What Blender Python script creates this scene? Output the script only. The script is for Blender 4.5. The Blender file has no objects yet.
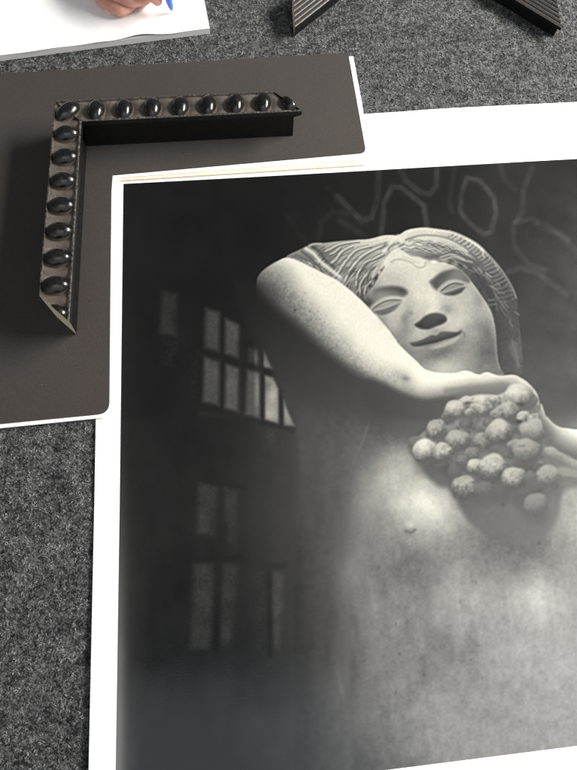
import bpy, bmesh, math, random
import numpy as np
from mathutils import Vector, Matrix
random.seed(4)
S = bpy.context.scene
COL = S.collection
# ------------------------------------------------------------------ camera
CX, CY, F, HC = 288.5, 385.0, 560.0, 0.60          # reference frame 577 x 770, focal length in its pixels, camera height in metres
yd = Vector((-158.0, 1601.0, -F)).normalized()      # ground direction running away from the viewer, in camera axes
xd = Vector((8477.0, 663.0, -F)); xd = (xd-yd*xd.dot(yd)).normalized()
zd = xd.cross(yd).normalized()
RW = Matrix((xd, yd, zd))                           # camera axes -> world axes
cam = bpy.data.cameras.new('camera'); camo = bpy.data.objects.new('camera', cam); COL.objects.link(camo)
camo.matrix_world = Matrix.Translation((0, 0, HC)) @ RW.to_4x4()
cam.sensor_fit = 'VERTICAL'; cam.sensor_height = 24.0; cam.lens = 24.0*F/770.0; cam.clip_start = .01; cam.clip_end = 60
S.camera = camo
def at(x, y, z=0.0):
    """point of the photographed place that lies at height z and is seen at (x, y) of the 577 x 770 photograph"""
    d = RW @ Vector((x-CX, CY-y, -F)); t = (z-HC)/d.z
    return Vector((d.x*t, d.y*t, z))
RWt = RW.transposed()
def px(p):
    c = RWt @ (Vector(p)-Vector((0, 0, HC))); return CX+F*c.x/-c.z, CY-F*c.y/-c.z
# ------------------------------------------------------------------ light
w = bpy.data.worlds.new('World'); S.world = w; w.use_nodes = True
w.node_tree.nodes['Background'].inputs[0].default_value = (.86, .93, 1, 1)
w.node_tree.nodes['Background'].inputs[1].default_value = .19
_t = w.node_tree; _c = _t.nodes.new('ShaderNodeTexCoord'); _s = _t.nodes.new('ShaderNodeSeparateXYZ'); _t.links.new(_c.outputs['Generated'], _s.inputs[0])
_m = _t.nodes.new('ShaderNodeMapRange'); _t.links.new(_s.outputs['Y'], _m.inputs['Value'])      # the room is darker on its far side
for _k, _v in (('From Min', -.88), ('From Max', -.22), ('To Min', 1.0), ('To Max', .0)): _m.inputs[_k].default_value = _v
_r = _t.nodes.new('ShaderNodeMix'); _r.data_type = 'RGBA'; _t.links.new(_m.outputs['Result'], _r.inputs[0])
_r.inputs[6].default_value = (.75, .77, .80, 1); _r.inputs[7].default_value = (4.6, 4.5, 4.4, 1); _t.links.new(_r.outputs[2], _t.nodes['Background'].inputs[0])
def area(name, loc, target, sx, sy, power, col):
    l = bpy.data.lights.new(name, 'AREA'); l.shape = 'RECTANGLE'; l.size = sx; l.size_y = sy; l.energy = power; l.color = col
    o = bpy.data.objects.new(name, l); COL.objects.link(o); o.location = loc
    o.rotation_euler = (Vector(target)-Vector(loc)).to_track_quat('-Z', 'Y').to_euler(); return o
wl = area('window_light', (2.25, .72, 1.50), (.60, .62, 0), 1.9, .60, 48, (1, .97, .92)); wl.data.spread = math.radians(76)
area('skylight', (.0, -1.15, 2.3), (.15, 0, 0), 2.0, 1.5, 11.5, (.88, .94, 1))
S.view_settings.view_transform = 'Standard'; S.view_settings.look = 'None'; S.view_settings.exposure = 0; S.view_settings.gamma = 1
S.render.engine = 'CYCLES'
# ------------------------------------------------------------------ helpers
def tag(o, label=None, cat=None, group=None, kind=None):
    for k, v in (('label', label), ('category', cat), ('group', group), ('kind', kind)):
        if v: o[k] = v
    return o
def empty(name, loc, rz=0.0):
    o = bpy.data.objects.new(name, None); COL.objects.link(o); o.location = loc; o.rotation_euler = (0, 0, rz); o.empty_display_size = .01
    bpy.context.view_layer.update(); return o
def link(name, me, mat, parent=None, smooth=False):
    """vertices are given in world metres; under a parent they are moved into its axes"""
    o = bpy.data.objects.new(name, me); COL.objects.link(o)
    for m in (mat if isinstance(mat, (list, tuple)) else [mat]): me.materials.append(m)
    if smooth:
        for p in me.polygons: p.use_smooth = True
    if parent is not None:
        root = parent; inv = Matrix.Identity(4)
        chain = []
        while root is not None: chain.append(root); root = root.parent
        M = Matrix.Identity(4)
        for c in reversed(chain): M = M @ Matrix.LocRotScale(c.location, c.rotation_euler, c.scale)
        me.transform(M.inverted()); o.parent = parent
    return o
def mesh(name, V, Fc):
    me = bpy.data.meshes.new(name); me.from_pydata([tuple(v) for v in V], [], Fc); me.update(); return me
def bm_mesh(name, bm):
    bmesh.ops.recalc_face_normals(bm, faces=bm.faces); me = bpy.data.meshes.new(name); bm.to_mesh(me); bm.free(); return me
class N:
    def __init__(s, name, rough=.6, col=(.5,.5,.5), spec=.5):
        s.m = bpy.data.materials.new(name); s.m.use_nodes = True; s.t = s.m.node_tree; s.b = s.t.nodes['Principled BSDF']
        s.b.inputs['Base Color'].default_value = (*col, 1); s.b.inputs['Roughness'].default_value = rough; s.b.inputs['Specular IOR Level'].default_value = spec
        s.c = s.n('ShaderNodeTexCoord').outputs['Object']
    def n(s, typ, **k):
        o = s.t.nodes.new(typ)
        for a, v in k.items():
            if hasattr(o, a): setattr(o, a, v)
            else: o.inputs[a].default_value = v
        return o
    def l(s, a, b): s.t.links.new(a, b)
    def noise(s, scale, detail=3, rough=.6, co=None):
        o = s.n('ShaderNodeTexNoise'); o.inputs['Scale'].default_value = scale; o.inputs['Detail'].default_value = detail; o.inputs['Roughness'].default_value = rough
        s.l(co or s.c, o.inputs['Vector']); return o.outputs['Fac']
    def ramp(s, fac, stops):
        r = s.n('ShaderNodeValToRGB'); e = r.color_ramp.elements
        while len(e) < len(stops): e.new(.5)
        for q, (p, c) in zip(e, stops): q.position = p; q.color = (*(c if isinstance(c, tuple) else (c,c,c)), 1)
        s.l(fac, r.inputs[0]); return r.outputs[0]
    def mix(s, f, a, b, typ='MIX'):
        o = s.n('ShaderNodeMix', data_type='RGBA', blend_type=typ)
        if isinstance(f, float): o.inputs[0].default_value = f
        else: s.l(f, o.inputs[0])
        for v, i in ((a, 6), (b, 7)):
            if isinstance(v, tuple): o.inputs[i].default_value = (*v, 1)
            else: s.l(v, o.inputs[i])
        return o.outputs[2]
    def bump(s, h, strength=.3, dist=.001):
        o = s.n('ShaderNodeBump'); o.inputs['Strength'].default_value = strength; o.inputs['Distance'].default_value = dist
        s.l(h, o.inputs['Height']); s.l(o.outputs[0], s.b.inputs['Normal']); return o
    def base(s, c): s.l(c, s.b.inputs['Base Color'])
# ---------------------------------------------------------------- the printed picture (tone painting)
AX0, AY0, AX1, AY1, ASC = 112.0, 152.0, 604.0, 800.0, 2.0
def paint_picture():
    rng = np.random.RandomState(7)
    W = int((AX1-AX0)*ASC); H = int((AY1-AY0)*ASC)
    xs = AX0+(np.arange(W)+.5)/ASC; ys = AY0+(np.arange(H)+.5)/ASC
    L = np.zeros((H, W))
    def crop(pts, pad):
        p = np.array(pts, float)
        i0 = max(0, int((p[:,0].min()-pad-AX0)*ASC)); i1 = min(W, int((p[:,0].max()+pad-AX0)*ASC)+1)
        j0 = max(0, int((p[:,1].min()-pad-AY0)*ASC)); j1 = min(H, int((p[:,1].max()+pad-AY0)*ASC)+1)
        return slice(j0, max(j1,j0)), slice(i0, max(i1,i0))
    def spline(pts, closed, n=5):
        p = np.array(pts, float); m = len(p)
        if m < 3: return p
        out = []
        for i in range(m if closed else m-1):
            if closed: a, b, c, d = p[(i-1)%m], p[i], p[(i+1)%m], p[(i+2)%m]
            else: a, b, c, d = p[max(i-1,0)], p[i], p[i+1], p[min(i+2,m-1)]
            for k in range(n):
                t = k/n
                out.append(.5*((2*b)+(c-a)*t+(2*a-5*b+4*c-d)*t*t+(3*b-a-3*c+d)*t**3))
        if not closed: out.append(p[-1])
        return np.array(out)
    def segdist(p, X, Y, closed):
        D = np.full(X.shape, 1e9); T = np.zeros(X.shape); m = len(p); n = m if closed else m-1
        for i in range(n):
            a = p[i]; b = p[(i+1)%m]; dx, dy = b-a; q = dx*dx+dy*dy+1e-9
            t = np.clip(((X-a[0])*dx+(Y-a[1])*dy)/q, 0, 1)
            d = (X-a[0]-t*dx)**2+(Y-a[1]-t*dy)**2
            k = d < D; D = np.where(k, d, D); T = np.where(k, (i+t)/n, T)
        return np.sqrt(D), T
    def inside(p, X, Y):
        c = np.zeros(X.shape, bool); m = len(p)
        for i in range(m):
            x0, y0 = p[i]; x1, y1 = p[(i+1)%m]
            if y0 == y1: continue
            c ^= ((y0 > Y) != (y1 > Y)) & (X < (x1-x0)*(Y-y0)/(y1-y0)+x0)
        return c
    def sm(v): v = np.clip(v, 0, 1); return v*v*(3-2*v)
    def mask(pts, soft=1.0, smooth=True):
        p = spline(pts, True) if smooth else np.array(pts, float)
        s = crop(p, soft+2); X, Y = np.meshgrid(xs[s[1]], ys[s[0]])
        d, _ = segdist(p, X, Y, True); d = np.where(inside(p, X, Y), d, -d)
        return s, X, Y, sm(.5+d/(2*soft))
    def tps(samples, X, Y, lam=.02):
        q = np.array(samples, float); P = q[:, :2]/100; v = q[:, 2]; n = len(q)
        def U(r2): return .5*r2*np.log(r2+1e-12)
        K = U(((P[:, None]-P[None])**2).sum(2))+lam*np.eye(n)
        A = np.zeros((n+3, n+3)); A[:n,:n] = K; A[:n,n] = 1; A[:n,n+1:] = P; A[n:,:n] = A[:n,n:].T
        w = np.linalg.solve(A, np.r_[v, 0, 0, 0])
        out = w[n]+w[n+1]*X/100+w[n+2]*Y/100
        for i in range(n): out = out+w[i]*U((X/100-P[i,0])**2+(Y/100-P[i,1])**2)
        return np.clip(out, v.min(), v.max())
    def noise(cell, seed, sx=1.0, sy=1.0):
        r = np.random.RandomState(seed); cx, cy = cell*sx*ASC, cell*sy*ASC
        gw, gh = int(W/cx)+3, int(H/cy)+3; g = r.rand(gh, gw)*2-1
        u = np.arange(W)/cx; v = np.arange(H)/cy; iu = u.astype(int); iv = v.astype(int); fu = sm(u-iu); fv = sm(v-iv)
        a = g[iv][:, iu]*(1-fu)+g[iv][:, iu+1]*fu; b = g[iv+1][:, iu]*(1-fu)+g[iv+1][:, iu+1]*fu
        return a*(1-fv)[:, None]+b*fv[:, None]
    def fill(pts, tone, soft=1.0, op=1.0, smooth=True, tex=None):
        s, X, Y, m = mask(pts, soft, smooth)
        t = tps(tone, X, Y) if isinstance(tone, list) else tone
        if tex is not None: t = t+tex[s]
        L[s] += (t-L[s])*m*op
    def stroke(pts, tone, w=1.0, soft=1.0, op=1.0, smooth=True, taper=0):
        p = spline(pts, False) if smooth else np.array(pts, float)
        s = crop(p, w+soft+1)
        if L[s].size == 0: return
        X, Y = np.meshgrid(xs[s[1]], ys[s[0]]); d, T = segdist(p, X, Y, False)
        ww = w*(1-taper*np.abs(2*T-1)**2)
        L[s] += (tone-L[s])*np.exp(-(d/(ww*.55+soft*.62))**2)*op
    def glow(x, y, rx, ry, amt, rot=0.0):
        R = 3*max(rx, ry); s = crop([(x-R, y-R), (x+R, y+R)], 0); X, Y = np.meshgrid(xs[s[1]]-x, ys[s[0]]-y)
        c, q = math.cos(math.radians(rot)), math.sin(math.radians(rot)); u = X*c+Y*q; v = -X*q+Y*c
        L[s] += amt*np.exp(-(u/rx)**2-(v/ry)**2)
    n2, n4, n8, n20, n50 = noise(1.0, 1), noise(2.2, 2), noise(5, 3), noise(13, 4), noise(36, 5)
    v8, v20 = noise(5, 13, .7, 2.6), noise(14, 14, .7, 2.4)
    # --- dark room behind the statue
    XX, YY = np.meshgrid(xs, ys)
    L[:] = tps([(130,200,30),(123,300,34),(123,400,40),(140,400,32),(180,190,28),(200,260,27),(250,230,27),(300,200,31),(350,190,36),(400,180,39),
        (450,185,43),(500,190,50),(570,180,60),(600,200,64),(540,240,58),(570,300,68),(540,350,75),(570,400,84),(600,420,88),(520,300,66),(470,230,46),(430,215,40),(380,215,37),
        (200,340,30),(150,330,31),(250,300,33),(250,340,34),(280,330,44),(180,420,34),(240,440,40),(270,420,50),(300,400,60),(320,380,58),(340,400,70),(300,360,54),(150,500,36),
        (200,480,38),(240,500,46),(280,480,60),(310,450,72),(345,430,80),(160,580,40),(200,600,44),(250,600,50),(290,580,66),(170,660,46),(220,680,52),(280,690,64),(310,640,76),
        (150,740,58),(190,740,56),(240,740,62),(290,740,72),(330,750,84),(120,780,70),(200,800,60),(130,560,48),(130,640,54),(130,700,62)], XX, YY, .05)
    L += n50*2.5+n20*1.5+v20*2.0*np.clip((YY-420)/150, 0, 1)
    # sheen of the curled left edge, painted into the tones as a brighter rim
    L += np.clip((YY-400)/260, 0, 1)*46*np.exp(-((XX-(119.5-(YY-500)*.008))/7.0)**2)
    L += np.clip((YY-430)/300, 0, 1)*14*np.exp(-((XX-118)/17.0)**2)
    # --- trellis ornament on the wall
    def orn(pts, add, w=4, op=.8):
        p = np.array(pts, float); s = crop(p, w+4); X, Y = np.meshgrid(xs[s[1]], ys[s[0]]); d, _ = segdist(p, X, Y, False)
        L[s] += add*op*(.75*np.exp(-((d-w*.25)/1.9)**2)+.2*np.exp(-(d/(w*.9))**2))*(1+.35*n8[s]+.3*n20[s])
    orn([(381,236),(384,203),(392,187),(400,187),(413,197),(424,206),(427,228)], 25, 3.6)
    orn([(467,178),(479.7,180.5),(494,198),(496,213),(491,232),(484,234),(470,224),(460.5,212),(461,195),(467,178)], 25, 3.4)
    orn([(398,163),(405,180),(420,192),(430,194),(436,186),(437,166)], 20, 4)
    orn([(338,196),(352,211),(362,221),(372,217),(377,200),(379,172)], 20, 4.5)
    orn([(340,221),(352,228),(366,238)], 12, 4)
    orn([(532,168),(523,190),(522,212),(513,226),(514,246),(528,264),(545,270)], 13, 4)
    orn([(516,222),(530,219),(545,224),(568,240)], 15, 4)
    orn([(508,272),(520,268),(536,272),(552,284),(566,294)], 14, 4)
    orn([(536,225),(560,236),(577,252),(590,262)], 10, 4)
    orn([(455,160),(452,185),(449,200),(452,212)], 10, 3)
    orn([(500,165),(505,180),(515,190)], 10, 4)
    orn([(318,242),(322,222),(333,211),(346,213)], 9, 4); orn([(328,188),(338,200),(350,208)], 9, 4); orn([(285,215),(300,235),(310,243)], 5, 4)
    # --- barred windows at left
    for pts, t, so in [([(162,291),(177,294),(176,336),(160,333)],50,2.2),([(205.5,308),(219.5,312.5),(219,352),(204.5,347.5)],74,1.9),([(225.7,319),(239,325),(238.5,358),(225,353.5)],84,1.8),
        ([(204.5,356),(219.5,360),(219,405.5),(203,401.5)],84,1.8),([(226,364),(239.5,368),(239,411.5),(225,408)],98,1.7),([(192,352),(198,354),(197,398),(190,396)],38,3),
        ([(249,348),(258.5,351),(258.5,364.5),(249,362)],66,1.8),([(263.5,351),(267,356),(272.5,368.5),(265,367.5),(263,365)],168,.9),([(247.5,369.5),(260,373.5),(260.3,419),(246,414.5)],92,1.6),
        ([(265,375.5),(273,377),(278.5,389),(278.5,424),(265,419.5)],160,1.0),([(283.5,400),(294.5,426),(284,426)],160,.9),
        ([(199,481),(217,486),(216,537),(197,533)],60,2.2),([(224,485),(238,489),(236,544),(223,540)],60,2.2),([(163,340),(176,343),(175,370),(162,366)],38,3),
        ([(265.5,427),(276,429),(276,450),(266,450)],66,4),
        ([(194,563),(213,564),(211,649),(190.5,649)],66,2.4),([(221.5,564),(238,566),(231,649),(218,649)],66,2.4),([(257,570),(265,573),(266,649),(258,649)],62,2.6),
        ([(271,571),(284,575),(280,649),(273,649)],88,2.0),([(316,572),(330,578),(334,630),(325,645),(320,610)],92,6),([(316,495),(322,500),(326,560),(320,565)],84,5)]:
        fill(pts, t*.86+4 if t > 55 else t-5, so*1.75+.5, .92, False, n4*4+n2*3+n20*6)
    glow(257,392,3,22,42); glow(272,395,4,9,32); glow(270,414,5,7,30); glow(268,386,4,6,-22); glow(256,358,2,9,30)
    for p, w, t in [([(200,353),(245,365),(262,370),(285,378)],4.5,34),([(196,559),(240,558)],5,38),([(262,566),(284,566)],4,50),([(222,495),(221,545),(216,650)],5.5,42),([(160,478),(200,480),(243,488)],3,38),
        ([(220.5,540),(226,534),(224,525)],4,40),([(269.5,572),(270,655)],3.5,46),([(200,413),(250,420),(294,430)],3,42)]:
        stroke(p, t, w, 2.2, .7)
    stroke([(262,350),(262.3,424)],42,2.4,1,.9,False); stroke([(281,385),(281.5,428)],44,2.6,1,.9,False); stroke([(239,410),(243,330)],38,3,2,.5,False)
    for x0 in (240,262,285,306): stroke([(x0,430),(x0+3,560),(x0+2,700)], 44+(x0-240)*.35, 7, 9, .30)
    # --- torso
    torso = [(298,440),(322,470),(330,540),(322,620),(318,700),(322,800),(610,800),(610,440),(560,430),(420,420),(350,400)]
    fill(torso, [(300,440,70),(320,450,72),(315,500,70),(344,446,80),(362,440,88),(388,446,108),(374,462,122),(392,461,158),(408,467,176),(418,475,150),(381,482,164),(361,492,124),(344,492,90),
        (402,482,184),(417,500,226),(430,508,216),(448,506,188),(444,490,165),(425,488,190),(392,508,164),(371,503,140),(361,533,124),(371,548,136),(346,544,98),(392,540,132),(402,554,118),(433,552,128),
        (410,522,176),(456,536,142),(470,545,132),(329,544,92),(347,567,122),(380,575,122),(400,567,118),(425,570,122),(453,589,156),(475,580,150),(489,585,150),(530,590,176),(543,602,186),(511,558,112),(480,528,116),
        (500,540,108),(540,545,118),(561,515,150),(572,505,158),(574,540,156),(575,570,146),(556,560,134),(409,625,138),(436,612,148),(445,647,132),(430,600,140),(498,656,158),(520,625,160),(543,656,166),(364,611,128),(347,678,106),(333,700,94),
        (325,640,82),(380,660,128),(364,722,116),(390,700,126),(422,722,142),(422,680,138),(467,700,150),(498,723,158),(569,723,166),(574,678,168),(575,620,160),(387,763,110),(342,758,88),(335,610,92),(450,620,150),
        (480,610,162),(590,700,168),(590,780,166),(450,780,146),(325,720,82),(300,650,74),(305,760,80)], 20, 1.0, True, (n20*6+v20*2+v8*3+n8*5+n4*5)*np.clip((XX-325)/70, .1, 1))
    for x, y, rx, ry, a, r in [(536,598,9,16,18,-15),(452,585,10,18,10,10),(500,650,14,8,10,0),(470,640,6,22,-10,5),(425,656,5,30,-9,5),(352,690,8,30,-9,8),(448,640,6,20,-8,-8),(405,590,8,14,8,0),(512,610,8,20,-8,-15),
        (372,600,5,20,7,0),(395,720,7,20,8,-10),(560,650,8,20,6,-10),(365,500,14,24,8,10),(385,500,7,22,-9,8)]:
        glow(x, y, rx, ry, a, r)
    glow(410,526,4,3,26); stroke([(406,531),(411,532),(415,530)], 104, .9, 1.6, .7); glow(409,534,6,3,-14)
    fill([(404,528),(412,527),(417,529),(413,532.5),(406,533)], 120, 2.6, .3)
    stroke([(366,402),(368.5,412),(369,420),(364,438),(358,452),(352,466),(346,490)], 112, .5, 1.6, .5)
    fill([(262,325),(266,348),(275,376),(285,404),(296,430),(299,470),(297,530),(294,600),(296,700),(300,800),(350,800),(345,600),(352,480),(370,420),(350,380),(310,345)],
        [(264,335,46),(280,370,58),(290,400,66),(310,420,78),(335,440,88),(335,400,72),(300,370,58),(308,500,78),(335,500,88),(303,560,64),(330,560,92),(308,640,68),(330,640,92),(305,700,70),(325,700,90),(350,560,108),(350,640,108),(350,700,104)], 3.6, .62, True, n8*4+v20*3)
    # armpit shade under the raised arm
    fill([(262,300),(285,330),(320,358),(350,378),(385,394),(420,402),(432,415),(425,440),(398,440),(372,425),(345,408),(322,396),(300,380),(280,350)],
        [(270,310,40),(300,345,50),(330,372,56),(360,395,68),(390,405,76),(420,410,84),(415,430,90),(380,415,78),(340,395,66),(300,370,52)], 9, .85)
    # shade cast by the grapes on the torso
    fill([(417,455),(424,472),(436,485),(447,489),(456,500),(466,519),(480,531),(497,541),(515,546),(534,544),(549,533),(558,516),(561,500),(566,490),(580,486),(590,470),(590,440),(560,440),(520,400),(440,420),(416,436)],
        [(425,440,84),(440,478,98),(455,490,100),(470,515,104),(500,520,108),(520,545,112),(545,520,114),(550,490,112),(575,470,116),(500,440,100),(590,480,120)], 4.2, .95, True, n8*2)
    # --- hair: whole mass, then band
    cap = [(286,258),(300,249.5),(307,246.5),(312,243.5),(319,243),(326,242.7),(341.6,241),(357,239.7),(369,239),(383,235.5),(392,235),(398,235.3),(406,230.4),(414.7,228.3),(424.4,227.6),(435.5,229),(449,230.9),(460.3,234.6),
        (471.2,240),(479,245),(485.5,251.2),(493,259),(500.8,268.4),(507.1,277.7),(513.3,288.6),(516.8,298),(518,312),(521,340),(522,372),(505,378),(480,376),(440,330),(380,318),(352,292),(330,277),(310,266)]
    fill(cap, [(290,256,130),(310,247,140),(330,247,150),(345,246,165),(340,242,200),(360,242,205),(380,240,215),(400,240,215),(420,232,218),(440,235,205),(460,240,165),(475,250,140),(490,262,105),(505,280,82),(515,300,76),(400,255,190),
        (430,248,200),(455,255,165),(470,262,120),(485,280,80),(490,310,74),(505,340,82),(510,370,84),(375,280,110),(350,275,125),(330,265,130),(365,262,150),(365,298,80),(310,260,120),(440,262,110),(460,268,90),(385,262,150)], .8, 1, True, n4*7+n8*4)
    stroke([(449,230.5),(460.3,234.6),(471.2,240),(479,245),(485.5,251.5),(493,259.5),(500.8,269),(507.1,278.5),(513,289.5),(516,298)], 150, .5, .9, .75)
    # wavy strands left of the parting
    for k in range(34):
        f = k/33.; x, y = 398-f*8, 239.5+f*20; ang = math.radians(170-f*26); pts = []; ln = 72*(1-f)**.8+26+rng.rand()*8; ph = k*.42+rng.rand()*.5
        for q in range(15):
            w = 1.25*(.5+f)*min(1, q/4.); pts.append((x+math.sin(q*1.35+ph)*w*.8, y+math.cos(q*1.35+ph)*w))
            a2 = ang-math.radians(10+32*(f**.7))*(q/14.)*1.25; x += math.cos(a2)*ln/14; y += math.sin(a2)*ln/14
        lt = 226-34*f-rng.rand()*20
        stroke(pts, lt-6, .4, .85, .66, taper=.3); stroke([(u+.35, v+1.25) for u, v in pts], 112-48*min(1, .3+f)+rng.rand()*30, .5, .9, .72, taper=.4)
    for pts, lt in [([(386,244),(372,250),(362,256),(356,262),(350,270),(345,280)],236),([(383,254),(373,259),(366,262),(361,268),(357,276),(356,285)],228),([(380,262),(371,268),(366,275),(360,284),(360,292)],214),([(370,246),(356,250),(348,258),(342,266),(337,274)],226),
        ([(352,246),(342,251),(336,259),(329,264)],224),([(340,247),(333,253),(324,256),(318,262)],214),([(358,241),(340,244),(328,250),(320,252)],228),([(377,272),(371,280),(366,287),(364,294)],200)]:
        stroke(pts, lt-14, .5, .8, .8, taper=.5); stroke([(u+1.6, v+1.3) for u, v in pts], 84, .5, .9, .75, taper=.6); stroke([(u-1.4, v-1.1) for u, v in pts], 104, .3, .8, .5, taper=.6)
    for q in range(26):
        x = 322+rng.rand()*55; y = 246+rng.rand()*18+(x-322)*.28; stroke([(x,y),(x-4,y+2.2),(x-7,y+6)], 70+rng.rand()*40, .4, .9, .65, taper=.6)
    stroke([(306,248.5),(314,254),(321,262),(331,270),(340,277)], 218, 2.0, 1.2, .9); stroke([(302,251.5),(309,257),(317,265),(326,271)], 84, 1.2, 1.0, .8); stroke([(312,247),(320,252),(325,260),(334,267)], 76, 1.6, 1.2, .75)
    glow(316,246,4,2.4,-40); stroke([(309,245.5),(314,243.9),(321,243.7)], 190, .8, .8, .7); stroke([(296,255),(305,259),(316,266),(330,274.5)], 100, 1.6, 1.4, .8)
    for q in range(22):
        x = 292+rng.rand()*38; y = 254+(x-292)*.46+rng.rand()*5; stroke([(x,y),(x+3,y+1.5+rng.rand()*2)], 90 if q%2 else 190, .4, .8, .6)
    # parting knot
    for p, t, w in [([(398,236),(392,241),(389,247),(384,251)],228,2.2),([(386,243),(383,247),(380,249)],120,1.0),([(400,240),(396,246),(399,252),(396,258)],226,2.4),([(404,244),(396,248),(389,253),(386,258)],110,.8),
        ([(399,243),(391,246),(388,250)],120,1.0),([(397,247),(390,254),(384,262),(379,272)],214,1.8),([(394,256),(387,262),(382,271)],150,.6),([(392,251),(386,258),(378,266),(372,276)],196,1.4)]:
        stroke(p, t, w, 1.0, .85)
    # hair right of the parting and the twisted band
    for k in range(30):
        f = rng.rand(); a0 = rng.rand()*.55; a1 = a0+.3+rng.rand()*.35; ph = rng.rand()*6; amp = .6+.5*rng.rand(); p = []
        gx = [400,414,430,446,460,472,482,490]; gy = [238,237.5,239,242.5,248.5,256,266,278]
        for q in range(16):
            t = min(1, a0+(a1-a0)*q/15.)*7; x = np.interp(t, range(8), gx); y = np.interp(t, range(8), gy)+f*(13+t*.6); p.append((x+math.sin(x*.5+ph)*.3, y+math.sin(x*.62+ph)*amp))
        fade = 1-.5*max(0, a0); lt = (232-f*40)*fade
        stroke(p, lt, .35, .75, .7, taper=.5); stroke([(x+.2, y+1.3) for x, y in p], lt*.46, .3, .7, .7, taper=.5)
    fill([(402,252),(412,255),(424,259),(436,259),(448,258),(458,262),(468,268),(478,280),(486,292),(492,306),(497,330),(499,360),(503,374),(516,374),(515,330),(508,300),(495,278),(478,262),(460,254),(440,254),(420,251)],
        [(410,254,140),(430,257,110),(450,259,84),(470,268,72),(490,300,66),(500,340,72),(505,365,80),(505,320,76),(490,280,74),(475,264,86),(450,255,130)], 1.6, .86, True, n4*4)
    stroke([(424,259.5),(436,261),(448,258.3),(454,256.8),(463,260),(472,262)], 176, .7, .9, .8); stroke([(426,256.5),(440,256),(452,252.5),(466,257),(476,262)], 92, 1.0, 1.0, .7); stroke([(440,257.5),(450,254.4),(458,256.4),(464,259.4)], 196, .7, .8, .7)
    outer = spline([(404,233),(416,230),(430,229),(449,232),(460.3,236),(471,241.5),(479,247),(486,253.5),(493,261.5),(500,271),(506,280),(512,292),(514,305)], False, 10)
    inner = spline([(406,240),(418,236),(432,235.5),(446,238),(457,243),(467,249.5),(474,256),(480,263),(485,270),(490,280),(494,290),(496,300),(497,310)], False, 10)
    stroke(list(map(tuple, inner[::5])), 96, .9, 1.0, .75)
    for k in range(6, 120, 2):
        f = k/120.; a = outer[k]; b = inner[max(0, k-4)]
        if f < .27: stroke([tuple(a), tuple(b)], 178, .4, .8, .4, False); continue
        dk = 105-f*45; lt = 225-f*130+rng.rand()*30*(1-f)
        j = rng.rand(); stroke([tuple(a*.9+b*.1), tuple((a+b)/2+[.8*j, 1.0*j]), tuple(a*(.1+.2*j)+b*(.9-.2*j))], dk+18*rng.rand() if (k//2)%2 else lt, .5+.5*j, .7, .55+.3*rng.rand())
    stroke([tuple(q) for q in outer[6:70:5]], 225, 1.2, 1.0, .6); stroke([tuple(q) for q in inner[10:55:5]+[0, 1.8]], 214, 1.6, 1.0, .7)
    for k in range(46, 118, 3): glow(outer[k][0]-.5, outer[k][1]-.2, 1.1, 1.1, 30+rng.rand()*55*(1-k/130.))
    for x, y, dx, dy, t in [(486,273,5,4,165),(491,286,5,3,150),(488,300,6,0,120),(478,268,4,4,150),(489,305,7,-1,115),(494,262,4,5,160),(497,283,3,3,130),(482,252,2,5,200),(500,292,4,2,105),(515,312,4,3,118)]:
        stroke([(x,y),(x+dx,y+dy)], t, .5, .8, .8, False)
    for q in range(46):
        f = rng.rand(); x = 468+f*38+rng.rand()*6; y = 262+f*f*58+rng.rand()*8; stroke([(x,y),(x+3.5,y+2.5+f*3)], 120-f*22+rng.rand()*25, .3, .7, .5, False)
    fill([(508,345),(516,342),(519,352),(518,368),(514,360)], 104, 2.6, .7); stroke([(512,340),(519,366)], 112, .5, 1.6, .6)
    # --- face
    face = [(364,297.5),(367,293),(374,285),(379.5,275.3),(386,265.8),(391,262),(398,258),(412,256),(426,260),(438,261.6),(449.3,264.2),(457,267.6),(465.8,274.4),(474,285),(480,293.5),(486.5,303),(491.5,313),(494.3,324),
        (495.8,335),(496.5,346),(497.4,357),(500,367.6),(502,376),(470,380),(430,378),(405,356),(390,338),(375,318),(369,308)]
    fill(face, [(371,300,120),(384,281,205),(392,270,222),(400,275,205),(410,270,224),(425,272,226),(438,268,222),(450,266,205),(440,276,190),(420,285,226),(414,298,214),(400,283,196),(425,300,228),(432,308,226),
        (416,310,186),(405,302,192),(403,310,210),(396,318,196),(385,316,186),(388,322,184),(408,315,172),(408,326,138),(404,334,150),(398,330,180),(412,335,190),(417,334,208),(424,333,196),(430,331,165),(406,346,130),
        (416,352,138),(424,358,122),(436,355,112),(448,350,108),(460,343,118),(462,333,150),(468,330,150),(474,338,165),(466,345,176),(452,327,218),(458,322,208),(448,311,150),(442,305,196),(452,302,198),(462,305,196),
        (470,298,198),(478,302,160),(485,308,190),(484,318,150),(470,315,188),(480,325,136),(490,325,158),(490,340,128),(482,345,120),(476,350,132),(494,345,122),(488,360,118),(470,358,150),(458,362,176),(445,363,192),
        (432,365,178),(440,372,190),(476,366,120),(497,372,120),(493,316,190),(468,284,170),(474,290,186)], .7, 1, True, n4*5+n8*3+n2*3)
    s, X, Y, m = mask(face, 2); L[s] -= m*(L[s]-80)*.10
    stroke([(486.5,303.5),(491.2,313),(494,324),(495.4,335),(496,346),(496.8,357),(499.5,368)], 175, .6, 1.3, .22)
    stroke([(497.5,320),(498.5,345),(500,362)], 70, .8, 1.2, .6)
    glow(478,299,5,9,-22,-30); glow(474,333,7,4,10); glow(482,330,9,10,-12); glow(404,318,3,4,-20); glow(411,313,3,2.5,-25); glow(396,292,4,3,-6)
    glow(404,326,5,12,-14,15); glow(394,325,8,6,6); glow(447,308,5,5,-22); glow(459,326,3,6,8); glow(484,352,8,8,-14)
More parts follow.
